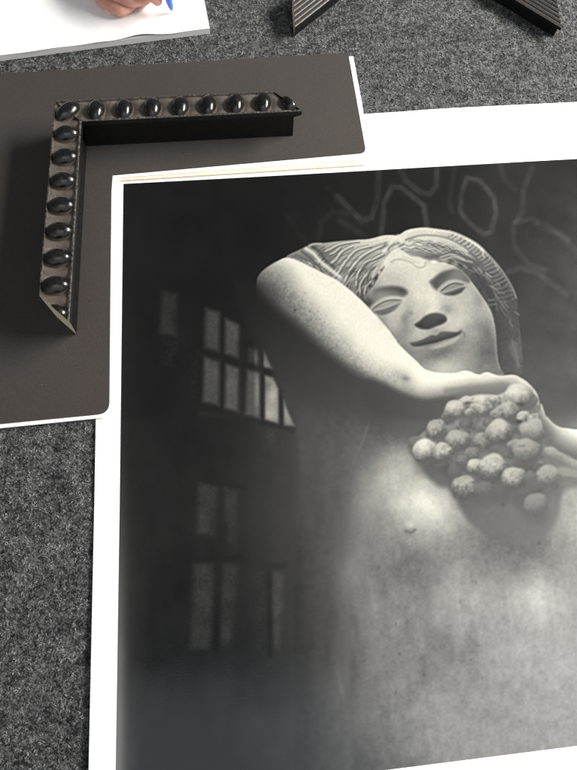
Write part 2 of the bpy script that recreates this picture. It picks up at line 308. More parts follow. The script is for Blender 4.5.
    stroke([(376,315),(386,327.5),(396,340.5)], 205, .5, .9, .7); stroke([(377.5,314),(387,326),(397,339)], 140, .3, 1.0, .6)
    for k, (x, y) in enumerate([(368,291),(371,287),(374,284),(377,279),(380,275),(382,271),(385,267)]): glow(x-1, y-1, 1.6, 1.6, -45 if k%2 else 30)
    for k in range(7): q = 429+k*5.2; glow(q, 261.2+max(0, k-2)*1.0, 2.3, 1.7, 34 if k%2 else -26)
    # cowlick on the forehead
    fill([(384,262),(390,254),(396,249),(403,251),(410.5,256),(418,256.6),(423,258.5),(425.5,262),(423.5,266.4),(420,267.3),(415,265.3),(411,262),(404,259.8),(396,259),(390,262.5),(385.5,267)], 218, .7, 1, True, n4*8)
    stroke([(391,262),(397,259.3),(404,260),(411,262.4),(415,265.6),(420,267.7),(424,266.4),(425.9,262)], 150, .5, 1.1, .5); stroke([(403,257),(411,259),(415,262),(419,263)], 184, .4, .7, .6)
    stroke([(411,256),(418,256.4),(424,259)], 160, .4, .8, .6)
    # left eye
    fill([(372,298),(374,290.5),(381,287.3),(390.5,286),(400,286.8),(406.5,290),(407.5,294),(403,297),(396,296.6),(388,297),(381,300),(374,306),(368.5,307),(365,302),(367,297)],
        [(368,305,62),(370,302,78),(374,298,128),(377,294,136),(380,289,104),(388,288,92),(396,289,78),(404,291,80),(405,294.5,104),(395,295,122),(388,294,130),(384,297,148),(378,301,140),(368,297,110)], 2.6, .97)
    fill([(376,313),(381,315),(388,313.6),(395,309.6),(400,304),(402.5,300.5),(396,299.5),(386,301),(378,306),(373,309.5)], [(375,309,120),(380,306,146),(386,304,152),(392,302.5,140),(400,301,110),(381,312.5,96),(386,311,92),(394,308,106),(399,304,130),(380,309,150),(388,307,160)], 1.7, .95)
    stroke([(371.8,307.6),(375,304.6),(379,301.6),(385,298.7),(391.9,297.5),(398,298.2),(404,300.4)], 196, 2.1, 1.0, .66); stroke([(373,309.2),(378,305.2),(385,301.6),(393,299.9),(401,300.4)], 92, .4, .9, .85); stroke([(376,311.3),(381,310.9),(388,309.2),(395,305.8)], 96, .7, 1.0, .7)
    stroke([(374.5,310),(380,308.8),(386,307),(394.7,303.8),(402,301)], 182, 1.1, 1.0, .62)
    # right eye
    fill([(429.5,281.8),(434,277.6),(441,272.4),(450.5,269.2),(458.8,268.8),(465.5,273.9),(470,280.6),(467.1,282.9),(460.2,281),(451.9,280),(445,283),(439.4,288.2),(436.6,290.4),(432.5,287)],
        [(431,282,110),(437,284,72),(441,277,76),(448,271,92),(456,270,112),(464,276,108),(468,281,96),(446,279,104),(452,275,126),(459,276,130),(455,278,124),(442,283,104),(437,289,96)], 2.3, .97)
    fill([(439,291),(444,294.6),(449,295.5),(455,295.2),(461,292.6),(465,288),(466.5,285.6),(460,282.5),(452,283),(445,286.5)], [(441,291,130),(447,288,146),(453,285.8,140),(460,284.3,120),(464,285.5,110),(459,291,74),(450,293.8,80),(455,292,72)], 1.5, .97)
    stroke([(438,290.6),(442.9,285.8),(449.1,281.8),(456,280.9),(462,282.8),(465.5,285.2)], 174, 2.0, 1.0, .62); stroke([(441.5,290.6),(447.7,286),(455,283.3),(463,284.6)], 84, .5, .9, .85)
    stroke([(441.5,292.4),(447,291.2),(453,289.2),(460.2,286.6),(467,285.8)], 176, 1.1, 1.0, .64)
    glow(385,289,12,3,-12,-4); glow(402,291,4,3.5,-16); glow(446,275,9,3.4,-12,-30); glow(436,284,3,4,-14); glow(370,302,3,4,-14)
    # nose and mouth
    fill([(414.6,324.3),(419.8,320.6),(424.7,316.2),(431.6,313.2),(438.5,313),(444.8,315.4),(447,319.8),(443.4,323.5),(435.8,326.5),(428.8,329.3),(421.9,329.2),(416.3,327)],
        [(417,325,64),(423,323,52),(425,317.5,78),(432,315,84),(432,320,56),(440,314.5,78),(440,320,52),(445,319,74),(434,326,66),(428,328,72)], 1.5, .96)
    glow(420.5,325,3,2,-10); glow(441,321,3.2,2,-10); glow(430,311,6,2.2,10,-14); stroke([(447,314),(450.5,318.5),(449,323)], 178, .6, 1.5, .5); stroke([(413,320),(411.5,324),(413.5,328)], 150, .8, 1.6, .5); glow(407,312,4,12,-16,12); glow(409,332,5,4,-10); glow(432,300,5,14,7,-14)
    glow(450,318,2.5,4,14); glow(436,331,4,2,-14)
    fill([(410.1,342.9),(417.7,341),(424.7,338.4),(431.6,335),(436.2,335.3),(441.3,331.8),(449.6,331.7),(456.6,331.9),(461.6,330),(460.2,333.8),(453.8,337.3),(445.5,339.5),(435.8,342.9),(426,345.1),(416.3,346.6),(411.5,345.4)],
        [(412,344,86),(420,343,76),(430,338,84),(438,336,86),(436,341.5,58),(448,333,86),(458,333,76),(450,337.5,58),(424,344,62)], 1.3, .96)
    fill([(424,346),(436,343.4),(446,340.2),(454,338),(459.4,335.2),(457,340.6),(450,344.4),(441,347.6),(433,348.6)], [(428,346,120),(440,344,158),(450,341,172),(457,337,160)], 1.9, .85)
    stroke([(461,331),(464,333.5),(465,337)], 110, .8, 1.6, .5)
    # --- raised arm, forearm and hand
    arm = [(256.5,284),(259,275),(266,268),(277.5,261),(287,257.6),(300,261.6),(308,265.4),(317.3,270),(325,274.2),(335,279),(347,287.6),(359,298),(369.3,308.4),(383.2,324),(390,331.8),(398.3,343.6),(406.6,352),(416.3,361),(424,368.6),
        (432,371.6),(440,372.8),(455,373),(461,371.3),(466,370.7),(471,371.8),(474.7,373.7),(480,374.4),(484,372.8),(488,372.2),(493.7,374.2),(500,375.6),(508,375),(514.5,375),(521,378),(527,382),(532,387),(536.5,393),(539,400),(540,407),(541.5,413),
        (536,413),(534,404),(528,396),(520,393),(512,395),(500,399),(484,398),(470,399),(455,402),(440,400),(425,397),(413,396),(400,392.5),(387,388.5),(373,382),(357,372),(342,362),(326,350),(310,342),(292,334),(272,320),(258,304)]
    arm = arm[:44]+[(x-3, y+4) if i < len(arm)-48 else (x, y) for i, (x, y) in enumerate(arm[44:])] if len(arm) > 48 else arm
    fill(arm, [(258,284,66),(262,278,96),(268,270,148),(275,270,150),(272,280,110),(265,290,66),(262,302,44),(285,262,214),(290,275,182),(283,285,126),(276,296,84),(268,308,54),(300,270,230),(305,285,230),(295,293,150),
        (288,305,112),(280,318,62),(320,285,233),(320,300,231),(312,308,172),(303,316,126),(296,328,74),(340,300,232),(340,320,232),(330,325,196),(320,332,136),(314,344,80),(360,320,232),(362,345,232),(350,345,200),(342,352,142),(335,364,86),
        (380,345,232),(378,362,222),(370,366,196),(361,370,132),(355,378,86),(398,360,232),(392,372,200),(385,380,160),(378,389,96),(410,368,232),(406,379,168),(400,386,176),(396,394,84),(420,378,230),(420,388,224),(418,394,150),(414,399,84),
        (440,378,233),(440,388,212),(440,394,134),(440,399,90),(460,376,233),(460,384,206),(462,391,124),(480,376,226),(482,383,182),(482,391,112),(500,379,208),(501,386,126),(500,394,118),(515,379,186),(514,386,140),(524,384,196),
        (530,390,184),(534,398,150),(538,408,120),(537,398,160)], .9, 1, True, n2*3+n4*2)
    fill([(256,286),(262,296),(275,306),(290,318),(300,328),(318,343),(340,362),(357,375),(372,384),(387,391),(400,395),(413,400),(427,402),(445,400),(470,396),(470,406),(430,410),(390,406),(350,392),(310,365),(270,330),(250,305)],
        [(255,300,36),(275,316,42),(300,340,50),(330,366,58),(360,388,70),(390,398,78),(420,404,84),(450,402,92)], 8, .6)
    # grain of the stone along the arm's terminator
    g = noise(.9, 31)*.75+noise(2.2, 32)*.5+noise(7, 33)*.3
    fill([(236,284),(250,290),(260,299),(271,307),(287,320),(301,330),(317,347),(339,363),(360,375),(383,386),(392,402),(380,420),(300,400),(250,330)],
        [(255,300,34),(276,318,42),(300,340,50),(330,366,60),(360,388,68),(385,400,74)], 10, .95)
    fill([(360,384),(372,380),(386,385),(400,392),(413,397.5),(428,400.5),(445,398),(460,396),(465,410),(420,420),(370,410)], [(370,392,68),(390,402,72),(420,408,80),(450,408,86)], 4.5, .95)
    s, X, Y, m = mask([(262,275),(280,268),(300,292),(320,312),(345,335),(372,360),(395,372),(398,385),(375,382),(350,368),(322,345),(296,322),(276,300)], 8)
    L[s] -= m*17*np.clip(g[s]+.02, -.7, 1)*np.clip((L[s]-60)/60, 0, 1)
    for x, y, a in [(295,310,70),(310,311,75),(305,293,55),(320,319,60),(303,301,30),(318,311,45),(290,297,35),(286,288,30),(274,285,22),(281,280,22),(325,322,35),(299,305,40),(330,333,35),(312,318,35),(270,275,14),(326,315,26)]: glow(x, y, 1.1, 1.1, -a*.62)
    glow(406,378.5,4.5,3.0,-52,10); glow(398,374,8,5,-16)
    stroke([(478,374.8),(484,375.8),(490,375)], 190, .4, .8, .5); stroke([(460,374),(466,372.6)], 206, .4, .8, .5)
    stroke([(446,391),(470,387.5),(490,385.5),(502,384),(512,386.5)], 112, 2.2, 3.4, .55); stroke([(520,380.5),(528,386.5),(534.5,394),(537.5,404)], 206, 1.2, 2.0, .55)
    fill([(470,389),(490,387),(508,386),(516,388),(508,393),(496,396),(480,397),(468,398),(455,400),(458,393)], 112, 3.0, .7)
    # --- grapes
    fill([(446,414),(448,405),(456,401),(466,398),(476,395),(486,394.5),(497,395.5),(505,392),(513,388),(521,388.5),(529,392.5),(534,399),(537,408),(542,414),(545,424),(546,437),(545,452),(543,462),(550,470),(558,480),(556,489),(545,492),(540,500),(546,510),(538,517),(526,512),(524,496),(512,492),(500,488),(490,494),(476,498),(466,502),(456,498),(453,490),(458,478),(450,468),(436,466),(422,464),(412,456),(410,446),(418,437),(426,430),(434,424),(447,424)],
        [(455,405,178),(480,398,200),(515,393,200),(530,410,150),(480,422,158),(440,430,150),(460,446,148),(471,436,158),(500,420,150),(530,440,118),(500,458,112),(470,470,124),(440,465,104),(490,484,112),(545,485,112),(425,450,120),(465,495,100),(535,510,108),(515,500,106)], 1.8, .95, True, n4*13+n8*12)
    for x, y, r_ in [(448,425,5),(470,420,7),(492,424,8),(516,428,7),(450,470,9),(508,455,9),(486,456,8),(466,470,6),(512,462,6),(530,470,8),(478,482,6),(455,452,6),(538,492,6),(500,482,7)]: glow(x, y, r_, r_*.8, -20)
    for k in range(9): stroke([(463+k*2.4,424+abs(k-4)*.5),(465+k*2.2,434),(468+k*1.8,446)], 150 if k%2 else 106, .4, .8, .5)
    def grape(x, y, r, hi, lo=94, rough=1.0, ex=1.0):
        r *= 1.25; hi -= 10; lo -= 4; rough *= .85; s = crop([(x-r*1.6, y-r*1.6), (x+r*1.6, y+r*1.8)], 2); X, Y = np.meshgrid(xs[s[1]]-x, ys[s[0]]-y)
        u = X/(r*ex); v = Y/r; wob = 1+.035*np.sin(3*np.arctan2(v, u)+x)+.03*np.sin(5*np.arctan2(v, u)+y)+.05*rough*n8[s]+.03*rough*n4[s]
        d = np.sqrt(u*u+v*v)*wob; zz = np.sqrt(np.clip(1-d*d, 0, 1))
        sh = -.22*u-.78*v+.58*zz-.10+rough*(.16*n4[s]+.13*n8[s]+.05*n2[s]); sh = np.clip(sh, 0, 1)
        t = lo+(hi-lo)*sm(sh*1.02)
        L[s] -= (L[s]-88)*np.exp(-(np.sqrt((u/1.05)**2+((v-.55)/1.0)**2))**4)*.40
        L[s] += (t-L[s])*.93*sm((1.07-d)/(.24+.45*np.clip(v+.2, 0, 1)))
    for a in [(474,424,7,168,104,1.4),(484,428,7,164,104,1.4),(462,432,7,160,104,1.4),(449,438,6,158,104,1.4),(489,452,7,150,104,1.3),(466,454,7,160,104,1.4),(516,462,8,148,104,1.1),(485,459,6,150,104,1.3),(500,462,7,140,104,1.1),(459,478,7,134,104,1.2),(475,482,7,138,104,1.2),(504,482,8,140,106,1.0),(531,484,8,140,106,1.0),(524,498,8,128,106,.8),(448,418,6,150,98,1.5),(466,424,6,140,98,1.5),(491,423,7,150,98,1.5),(518,427,7,140,96,1.5),(470,446,7,130,98,1.5),(505,456,8,130,96,1.2),(455,472,7,120,98,1.2),(500,492,8,120,102,.8),(522,492,8,124,104,.8),(528,402,8.5,150,100,1.2),(492,402,6,196,120,1.8,1.5),(467,403,6,196,110,1.8,1.4),(518.7,398.5,12.5,216,104,.7,1.1),(508,413.5,10.5,188,96,1.1),(524,417.5,5.5,196,96,1.6,1.3),(455.5,411.5,9.5,208,98,.9,1.1),(481.5,409,11,210,98,.9),(534,419,5,170,96,1.4,1.4),
        (497,415,6,170,100,1.6),(470,414,5,180,104,1.7),(437,431,10,176,96,1.6),(416,444,7,128,98,1.0),(452,431,6,140,98,1.6),(458,442,10.5,182,96,1.0,1.1),(484,442.5,9,166,96,1.4),(499.3,434,12.5,200,92,.8),(534,432.5,12.5,184,96,.5,1.05),(516,446.5,6.5,160,96,1.3,1.2),
        (472,455,7,140,98,1.4),(426,453,12,234,96,.5),(443,454,9.5,212,96,1.1),(463,462,6,134,98,1.4),(527,453,12.5,172,96,.6),(508,468,8,126,98,.8),(476,468.5,8.5,208,96,.9),(493.5,470,13.5,204,90,.9),(514.5,480.5,11.5,196,96,1.1),(548,478.5,11.5,172,102,.8),(530,478,6,124,102,.8),(465,489,11.5,182,96,1.6),(484,491,8.5,126,100,.9),(536,506,11,148,106,.5)]: grape(*a)
    for x, y, rx, ry, a in [(484,404,4,2,-30),(493,401,3,2,-40),(500,404,2,2,-40),(467,403,5,1.4,-34),(474,402,4,1.2,-30),(512,406,3,2,-20),(521,404,4,2.5,-26),(519,422,5,2,-34),(526,421,2,1.5,-30),(522,446,5,1.4,-30),(519,418,2,1.2,34),(531,417,1.5,1.2,34),(447,446,5,2,-26),(495,464,2,1.2,20)]: glow(x, y, rx, ry, a)
    # --- the other hand and wrist coming in from the right
    fill([(541,404),(544,411),(546,416),(552.5,423),(559.5,427.2),(569,428.6),(577,429.6),(606,431),(606,470),(577,460),(566,457),(556,452),(548,448),(545,436),(542,424),(540,415)],
        [(545,415,150),(550,423,168),(560,429,222),(577,434,236),(600,436,236),(577,444,150),(566,438,160),(556,433,120),(550,430,104),(546,425,112),(556,445,104),(577,455,110),(600,455,120),(548,445,112)], .9, 1, True, n4*3)
    stroke([(547,418),(553,424.4),(560,428.4),(568,432)], 190, 1.0, 1.4, .6); stroke([(541,405),(543.4,412),(544.5,418)], 168, .8, 1.0, .6)
    fill([(544,448),(552,447),(560,452),(570,457),(580,462),(600,466),(600,478),(578,470),(564,462),(552,456),(546,454)], [(547,450,150),(553,449,168),(562,456,132),(574,463,158),(590,468,160)], 1.8, .9, True, n4*6)
    fill([(558,468),(566,467),(576,470),(600,476),(600,484),(576,477),(562,476)], 140, 1.8, .8); stroke([(556,478),(570,480),(590,486)], 108, 2.4, 2.6, .6)
    glow(440,354,14,4.5,-16,-14); glow(440,366,10,4,8); glow(384,322,7,6,-16); glow(395,335,6,6,-14); glow(474,312,8,8,-8); glow(470,345,10,7,-10); glow(436,300,4,10,6); glow(425,306,3,10,-7); glow(466,318,9,7,8); glow(428,276,8,6,6); glow(393,277,7,5,-8); glow(488,332,5,14,-16); glow(492,352,5,12,-10)
    glow(372,560,8,60,-8); glow(330,620,9,70,-6,4); glow(480,575,14,9,-8,-20); glow(415,600,20,10,-8,-24); glow(520,630,10,36,7,-14); glow(560,615,8,30,6,-14)
    for k in range(44): x = 340+rng.rand()*220; y = 570+rng.rand()*190; glow(x, y, 1.5+rng.rand()*3.5, 8+rng.rand()*22, (rng.rand()-.5)*17, -4-rng.rand()*10)
    for k in range(40): x = 350+rng.rand()*220; y = 480+rng.rand()*280; glow(x, y, .7+rng.rand()*1.2, .7+rng.rand()*1.6, -8-rng.rand()*14)
    # the enlargement is a little soft
    for ax_ in (0, 1):
        L[:] = .54*L+.20*(np.roll(L, 1, ax_)+np.roll(L, -1, ax_))+.03*(np.roll(L, 2, ax_)+np.roll(L, -2, ax_))
    B = L.copy()
    for q in (2, 3):
        for ax_ in (0, 1): B = .5*B+.25*(np.roll(B, q, ax_)+np.roll(B, -q, ax_))
    L += .55*(L-B)
    # film grain
    g2 = np.random.RandomState(9).rand(H, W)*2-1
    L += (g2*2.6+n2*2.2)*(.45+L/260.)
    return np.clip(L, 18, 240)
def sample_picture(img, x, y):
    H, W = img.shape; u = np.clip((x-AX0)*ASC-.5, 0, W-1.001); v = np.clip((y-AY0)*ASC-.5, 0, H-1.001)
    i = u.astype(int); j = v.astype(int); fu = u-i; fv = v-j
    return (img[j,i]*(1-fu)+img[j,i+1]*fu)*(1-fv)+(img[j+1,i]*(1-fu)+img[j+1,i+1]*fu)*fv
# ------------------------------------------------------------------ materials
m = N('grey_heathered_carpet', .95, spec=.1)
fine = m.noise(620, 2, .7); mid = m.noise(260, 2, .6); big = m.noise(60, 3, .6); soft = m.noise(9, 2, .5)
f1 = m.mix(.45, fine, mid); f2 = m.mix(.22, f1, big); f3 = m.mix(.06, f2, soft)
m.base(m.ramp(f3, [(.34, (.008,.008,.009)), (.45, (.030,.031,.033)), (.53, (.10,.103,.105)), (.62, (.21,.213,.21)), (.72, (.36,.36,.35))]))
m.bump(f1, .8, .004); CARPET = m.m
m = N('carpet_fibre', .9, spec=.15)
inf = m.n('ShaderNodeAttribute', attribute_name='tone'); m.base(inf.outputs['Color']); FIBRE = m.m
m = N('charcoal_mat_board', .85, spec=.25)
fn = m.noise(900, 2, .6); bg = m.noise(14, 3, .5)
m.base(m.mix(.25, m.ramp(fn, [(.3, (.033,.0285,.026)), (.7, (.054,.047,.043))]), m.ramp(bg, [(.3, (.037,.032,.029)), (.7, (.050,.0435,.040))])))
sp = m.n('ShaderNodeTexVoronoi'); sp.inputs['Scale'].default_value = 55; m.l(m.c, sp.inputs['Vector'])
dust = m.ramp(sp.outputs['Distance'], [(.018, 1.0), (.032, 0.0)]); old = m.b.inputs['Base Color'].links[0].from_socket
scuff = m.ramp(m.noise(30, 5, .75), [(.66, 0.0), (.80, .35)])
m.base(m.mix(scuff, m.mix(dust, old, (.16,.15,.14)), (.085,.078,.072)))
m.bump(fn, .35, .0006); MATB = m.m
m = N('white_board_core', .8, spec=.2); fn = m.noise(300, 3, .6); m.base(m.ramp(fn, [(.3, (.80,.78,.74)), (.7, (.86,.85,.82))])); CORE = m.m
m = N('cream_backing', .8, spec=.2); fn = m.noise(200, 3, .6); m.base(m.ramp(fn, [(.3, (.62,.54,.42)), (.7, (.72,.64,.52))])); CREAM = m.m
m = N('white_print_paper', .45, spec=.4); fn = m.noise(120, 3, .6); m.base(m.ramp(fn, [(.3, (.84,.84,.83)), (.7, (.87,.87,.86))])); PAPER = m.m
m = N('printed_silver_picture', .42, spec=.45)
at_ = m.n('ShaderNodeAttribute', attribute_name='print'); m.base(at_.outputs['Color']); fn = m.noise(700, 2, .5); m.bump(fn, .05, .0005)
m.l(m.ramp(m.noise(25, 4, .6), [(.3, .15), (.7, .20)]), m.b.inputs['Roughness']); PRINT = m.m
m = N('writing_paper', .7, spec=.3); fn = m.noise(90, 3, .6); m.base(m.ramp(fn, [(.3, (.82,.82,.83)), (.7, (.86,.86,.86))])); SHEET = m.m
m = N('pad_edge', .85, spec=.2)
sep = m.n('ShaderNodeSeparateXYZ'); m.l(m.c, sep.inputs[0]); wv = m.n('ShaderNodeTexWave', bands_direction='Z', wave_profile='SIN'); wv.inputs['Scale'].default_value = 520; wv.inputs['Distortion'].default_value = 1.2
m.l(m.c, wv.inputs['Vector']); m.base(m.ramp(wv.outputs['Fac'], [(.1, (.46,.46,.47)), (.8, (.66,.66,.66))])); PADSIDE = m.m
m = N('worn_bronze_black_face', .42, spec=.5)
a = m.noise(160, 4, .7); b = m.noise(900, 2, .6)
m.base(m.mix(.35, m.ramp(a, [(.3, (.045,.037,.030)), (.55, (.080,.067,.056)), (.75, (.13,.108,.088))]), m.ramp(b, [(.35, (.05,.042,.036)), (.65, (.20,.17,.145))])))
m.bump(b, .3, .0006); m.l(m.ramp(a, [(.3, .36), (.7, .58)]), m.b.inputs['Roughness']); FACE = m.m
m = N('rubbed_edge', .4, spec=.5); b = m.noise(300, 4, .7)
m.base(m.ramp(b, [(.40, (.012,.011,.010)), (.56, (.075,.068,.060)), (.72, (.20,.18,.155))])); EDGE = m.m
m = N('black_lacquer', .5, (.006,.006,.006), .18); b = m.noise(200, 3, .6); m.base(m.ramp(b, [(.3, (.004,.004,.004)), (.75, (.010,.010,.010))])); m.bump(b, .08, .0005); BLACK = m.m
m = N('glossy_black_bead', .16, spec=.5)
a = m.noise(240, 4, .7); b = m.noise(1000, 2, .6)
m.base(m.mix(.4, m.ramp(a, [(.45, (.004,.004,.004)), (.62, (.012,.011,.010)), (.78, (.07,.058,.048))]), m.ramp(b, [(.5, (.003,.003,.003)), (.8, (.018,.016,.014))])))
sz = m.n('ShaderNodeSeparateXYZ'); gc = m.n('ShaderNodeTexCoord'); m.l(gc.outputs['Generated'], sz.inputs[0])
ad = m.n('ShaderNodeMath', operation='MULTIPLY_ADD'); m.l(a, ad.inputs[0]); ad.inputs[1].default_value = .35; m.l(sz.outputs['Z'], ad.inputs[2])
foot_mix = m.ramp(ad.outputs[0], [(.30, 1.0), (.56, 0.0)])            # bronze tone at the foot of the bead, blending to black above
m.base(m.mix(foot_mix, m.b.inputs['Base Color'].links[0].from_socket, (.105,.088,.072)))
m.l(m.ramp(a, [(.35, .14), (.7, .34)]), m.b.inputs['Roughness']); m.bump(a, .09, .0010); BEAD = m.m
m = N('raw_poplar', .8, spec=.2); b = m.noise(220, 4, .65); m.base(m.ramp(b, [(.3, (.58,.50,.36)), (.7, (.74,.67,.52))])); m.bump(b, .3, .0006); RAW = m.m
m = N('dark_reeded_face', .38, spec=.5); b = m.noise(500, 3, .6); m.base(m.ramp(b, [(.3, (.018,.016,.015)), (.7, (.060,.054,.050))])); m.bump(b, .15, .0004); REED = m.m
m = N('skin', .5, spec=.35); a = m.noise(70, 4, .6); b = m.noise(420, 3, .6)
m.base(m.mix(.3, m.ramp(a, [(.3, (.44,.17,.125)), (.5, (.52,.25,.19)), (.7, (.60,.34,.27))]), m.ramp(b, [(.3, (.46,.20,.15)), (.7, (.68,.42,.34))])))
m.bump(b, .35, .0008); m.b.inputs['Subsurface Weight'].default_value = .15; m.b.inputs['Subsurface Radius'].default_value = (.008, .003, .0015); m.b.inputs['Subsurface Scale'].default_value = .5; SKIN = m.m
BLUE = N('blue_pen_plastic', .25, (.010,.13,.62), .5).m
m = N('pen_metal', .22, (.62,.60,.56)); m.b.inputs['Metallic'].default_value = 1.0; METAL = m.m
m = N('blue_knit_sleeve', .9, spec=.1); a = m.noise(300, 3, .6); m.base(m.ramp(a, [(.3, (.05,.06,.08)), (.7, (.10,.12,.15))])); m.bump(a, .5, .001); SLEEVE = m.m
# ------------------------------------------------------------------ carpet (ground)
g = 6.0
me = mesh('carpet', [(-g,-g,0),(g,-g,0),(g,g,0),(-g,g,0)], [(0,1,2,3)])
tag(link('carpet', me, CARPET), kind='structure')
# loose pile over the visible part: short crooked fibres, too many to count
def fibres(count):
    r = np.random.RandomState(11); out = []
    xy = np.stack([r.uniform(-.50, .75, count), r.uniform(-.30, 1.05, count)], 1)
    u = []
    for c in RWt: u.append(np.array(c))
    P = np.c_[xy, np.zeros(count)]-np.array([0,0,HC]); X = P@u[0]; Y = P@u[1]; Z = -(P@u[2])
    ix = CX+F*X/Z; iy = CY-F*Y/Z
    keep = (ix > -25) & (ix < 600) & (iy > -25) & (iy < 790) & ~((ix > 94) & (iy > 131)) & ~((ix < 366) & (iy > 84) & (iy < 420))
    xy = xy[keep]; n = len(xy)
    a = r.uniform(0, 2*math.pi, n); ln = r.uniform(.0012, .0034, n); wd = r.uniform(.00016, .00040, n); h = r.uniform(.0002, .0009, n); bend = r.uniform(-.9, .9, n)
    V = np.zeros((n, 6, 3)); 
    p = np.c_[xy, r.uniform(.0001, .0006, n)]
    for k in range(3):
        q = p.copy()
        if k: q[:,0] += ln*.5*np.cos(a+bend*(k-1)); q[:,1] += ln*.5*np.sin(a+bend*(k-1)); q[:,2] = p[:,2]+(h if k == 1 else h*r.uniform(-.2,.9,n))
        d = a+bend*(k-1)+math.pi/2; off = np.stack([np.cos(d)*wd, np.sin(d)*wd, wd*r.uniform(-1,1,n)], 1)*(1 if k < 2 else .5)
        V[:,2*k] = q+off; V[:,2*k+1] = q-off; p = q
    V[:,:,2] = np.maximum(V[:,:,2], .00008)
    base = (np.arange(n)*6)[:,None]; Q = np.concatenate([base+np.array([[0,1,3,2]]), base+np.array([[2,3,5,4]])], 0).ravel()
    me = bpy.data.meshes.new('carpet_pile'); me.vertices.add(n*6); me.vertices.foreach_set('co', V.ravel())
    me.loops.add(n*8); me.loops.foreach_set('vertex_index', Q); me.polygons.add(n*2)
    me.polygons.foreach_set('loop_start', np.arange(n*2)*4); me.polygons.foreach_set('loop_total', np.full(n*2, 4)); me.update()
    def lump(cell, sd):
        q = np.random.RandomState(sd).rand(700, 700); gx = (xy[:,0]+.6)/cell; gy = (xy[:,1]+.4)/cell; i = gx.astype(int)%699; j = gy.astype(int)%699; fx = gx%1; fy = gy%1
        return (q[j,i]*(1-fx)+q[j,i+1]*fx)*(1-fy)+(q[j+1,i]*(1-fx)+q[j+1,i+1]*fx)*fy
    f = .54*lump(.0026, 1)+.26*lump(.0062, 2)+.08*lump(.03, 3)+.12*r.rand(n)
    f = np.clip((f-.5)/.27+.5, 0, 1); t = np.interp(f, [0,.22,.42,.58,.75,.9,1], [.013,.025,.053,.093,.148,.195,.235])
    C = np.ones((n, 6, 4)); C[:,:,:3] = (t[:,None]*np.array([[1,1.01,1.0]]))[:,None,:]
    at2 = me.color_attributes.new('tone', 'FLOAT_COLOR', 'POINT'); at2.data.foreach_set('color', C.ravel())
    tag(link('carpet_pile', me, FIBRE), 'fuzzy grey, black and white flecked fibres of the felt carpet', 'carpet pile', kind='stuff')
fibres(460000)
# ------------------------------------------------------------------ the photographic print
ZP = .0030
def curl(x, y):
    """gentle lift of the paper: it rises along its left edge towards the viewer and in the far corner"""
    e = np.clip((x+.148)/.030, 0, 3)
    return .0034*np.exp(-e*e)*np.clip((.10-y)/.25, 0, 1)+.0004*np.sin(x*9+1)*np.cos(y*7)
def grid_sheet(corners, nu, nv, z):
    A, B, C, D = [np.array(at(*c, z))[:2] for c in corners]     # TL TR BR BL
    u = np.linspace(0, 1, nu)[None,:,None]; v = np.linspace(0, 1, nv)[:,None,None]
    P = (A*(1-u)+B*u)*(1-v)+(D*(1-u)+C*u)*v
    return P[...,0], P[...,1]
def proj_np(x, y, z):
    R = np.array(RWt); X = R[0,0]*x+R[0,1]*y+R[0,2]*(z-HC); Y = R[1,0]*x+R[1,1]*y+R[1,2]*(z-HC); Z = -(R[2,0]*x+R[2,1]*y+R[2,2]*(z-HC))
    return CX+F*X/Z, CY-F*Y/Z
def grid_mesh(name, x, y, z):
    nv, nu = x.shape; me = bpy.data.meshes.new(name); me.vertices.add(nu*nv); me.vertices.foreach_set('co', np.stack([x,y,z], -1).ravel())
    i = np.arange(nu*nv).reshape(nv, nu); Q = np.stack([i[1:,:-1], i[1:,1:], i[:-1,1:], i[:-1,:-1]], -1).reshape(-1, 4); n = len(Q)
    me.loops.add(n*4); me.loops.foreach_set('vertex_index', Q.ravel()); me.polygons.add(n)
    me.polygons.foreach_set('loop_start', np.arange(n)*4); me.polygons.foreach_set('loop_total', np.full(n, 4)); me.polygons.foreach_set('use_smooth', np.ones(n, bool)); me.update(); return me
pr = empty('photographic_print', at(340, 470, 0))
tag(pr, 'large white-bordered black and white photograph of a stone statue with grapes, flat on the carpet', 'photograph')
x, y = grid_sheet([(101,129.2),(612,100.4),(650,840),(88,872)], 90, 110, ZP)
# far edge of the paper is not quite straight: it runs out in a shallow wave near the board
zt = ZP+curl(x, y); top = np.stack([x, y, zt], -1).reshape(-1, 3); nv, nu = x.shape
t0 = np.linspace(0, 1, nu); wave = np.interp(t0, [0,.48,.52,.56,.62,.68,.75,.9,1], [0,.0,.001,.0008,.0020,.0022,.0018,.0006,0])
ramp_ = np.linspace(1, 0, nv)[:,None]**3
yy2 = y+wave[None,:]*ramp_
V = np.concatenate([np.stack([x, yy2, zt], -1).reshape(-1,3), np.stack([x, yy2, zt-.0009], -1).reshape(-1,3)])
i = np.arange(nu*nv).reshape(nv, nu); o_ = nu*nv; Fc = []
for a_ in range(nv-1):
    for b_ in range(nu-1):
        q = [i[a_+1,b_], i[a_+1,b_+1], i[a_,b_+1], i[a_,b_]]; Fc.append(tuple(int(k) for k in q)); Fc.append(tuple(int(k+o_) for k in reversed(q)))
rim = [int(k) for k in list(i[0,:])+list(i[1:,-1])+list(i[-1,-2::-1])+list(i[-2:0:-1,0])]
for k in range(len(rim)): a_, b_ = rim[k], rim[(k+1)%len(rim)]; Fc.append((a_, b_, b_+o_, a_+o_))
link('paper', mesh('paper', V, Fc), PAPER, pr)
IMG = paint_picture()
x, y = grid_sheet([(123.5,183.9),(604,157.5),(622,740.2),(116.4,804)], 660, 860, ZP)
z = ZP+curl(x, y)+.00012; ix, iy = proj_np(x, y, z)
L = sample_picture(IMG, ix, iy)
lin = np.where(L/255 < .04045, L/255/12.92, ((L/255+.055)/1.055)**2.4)
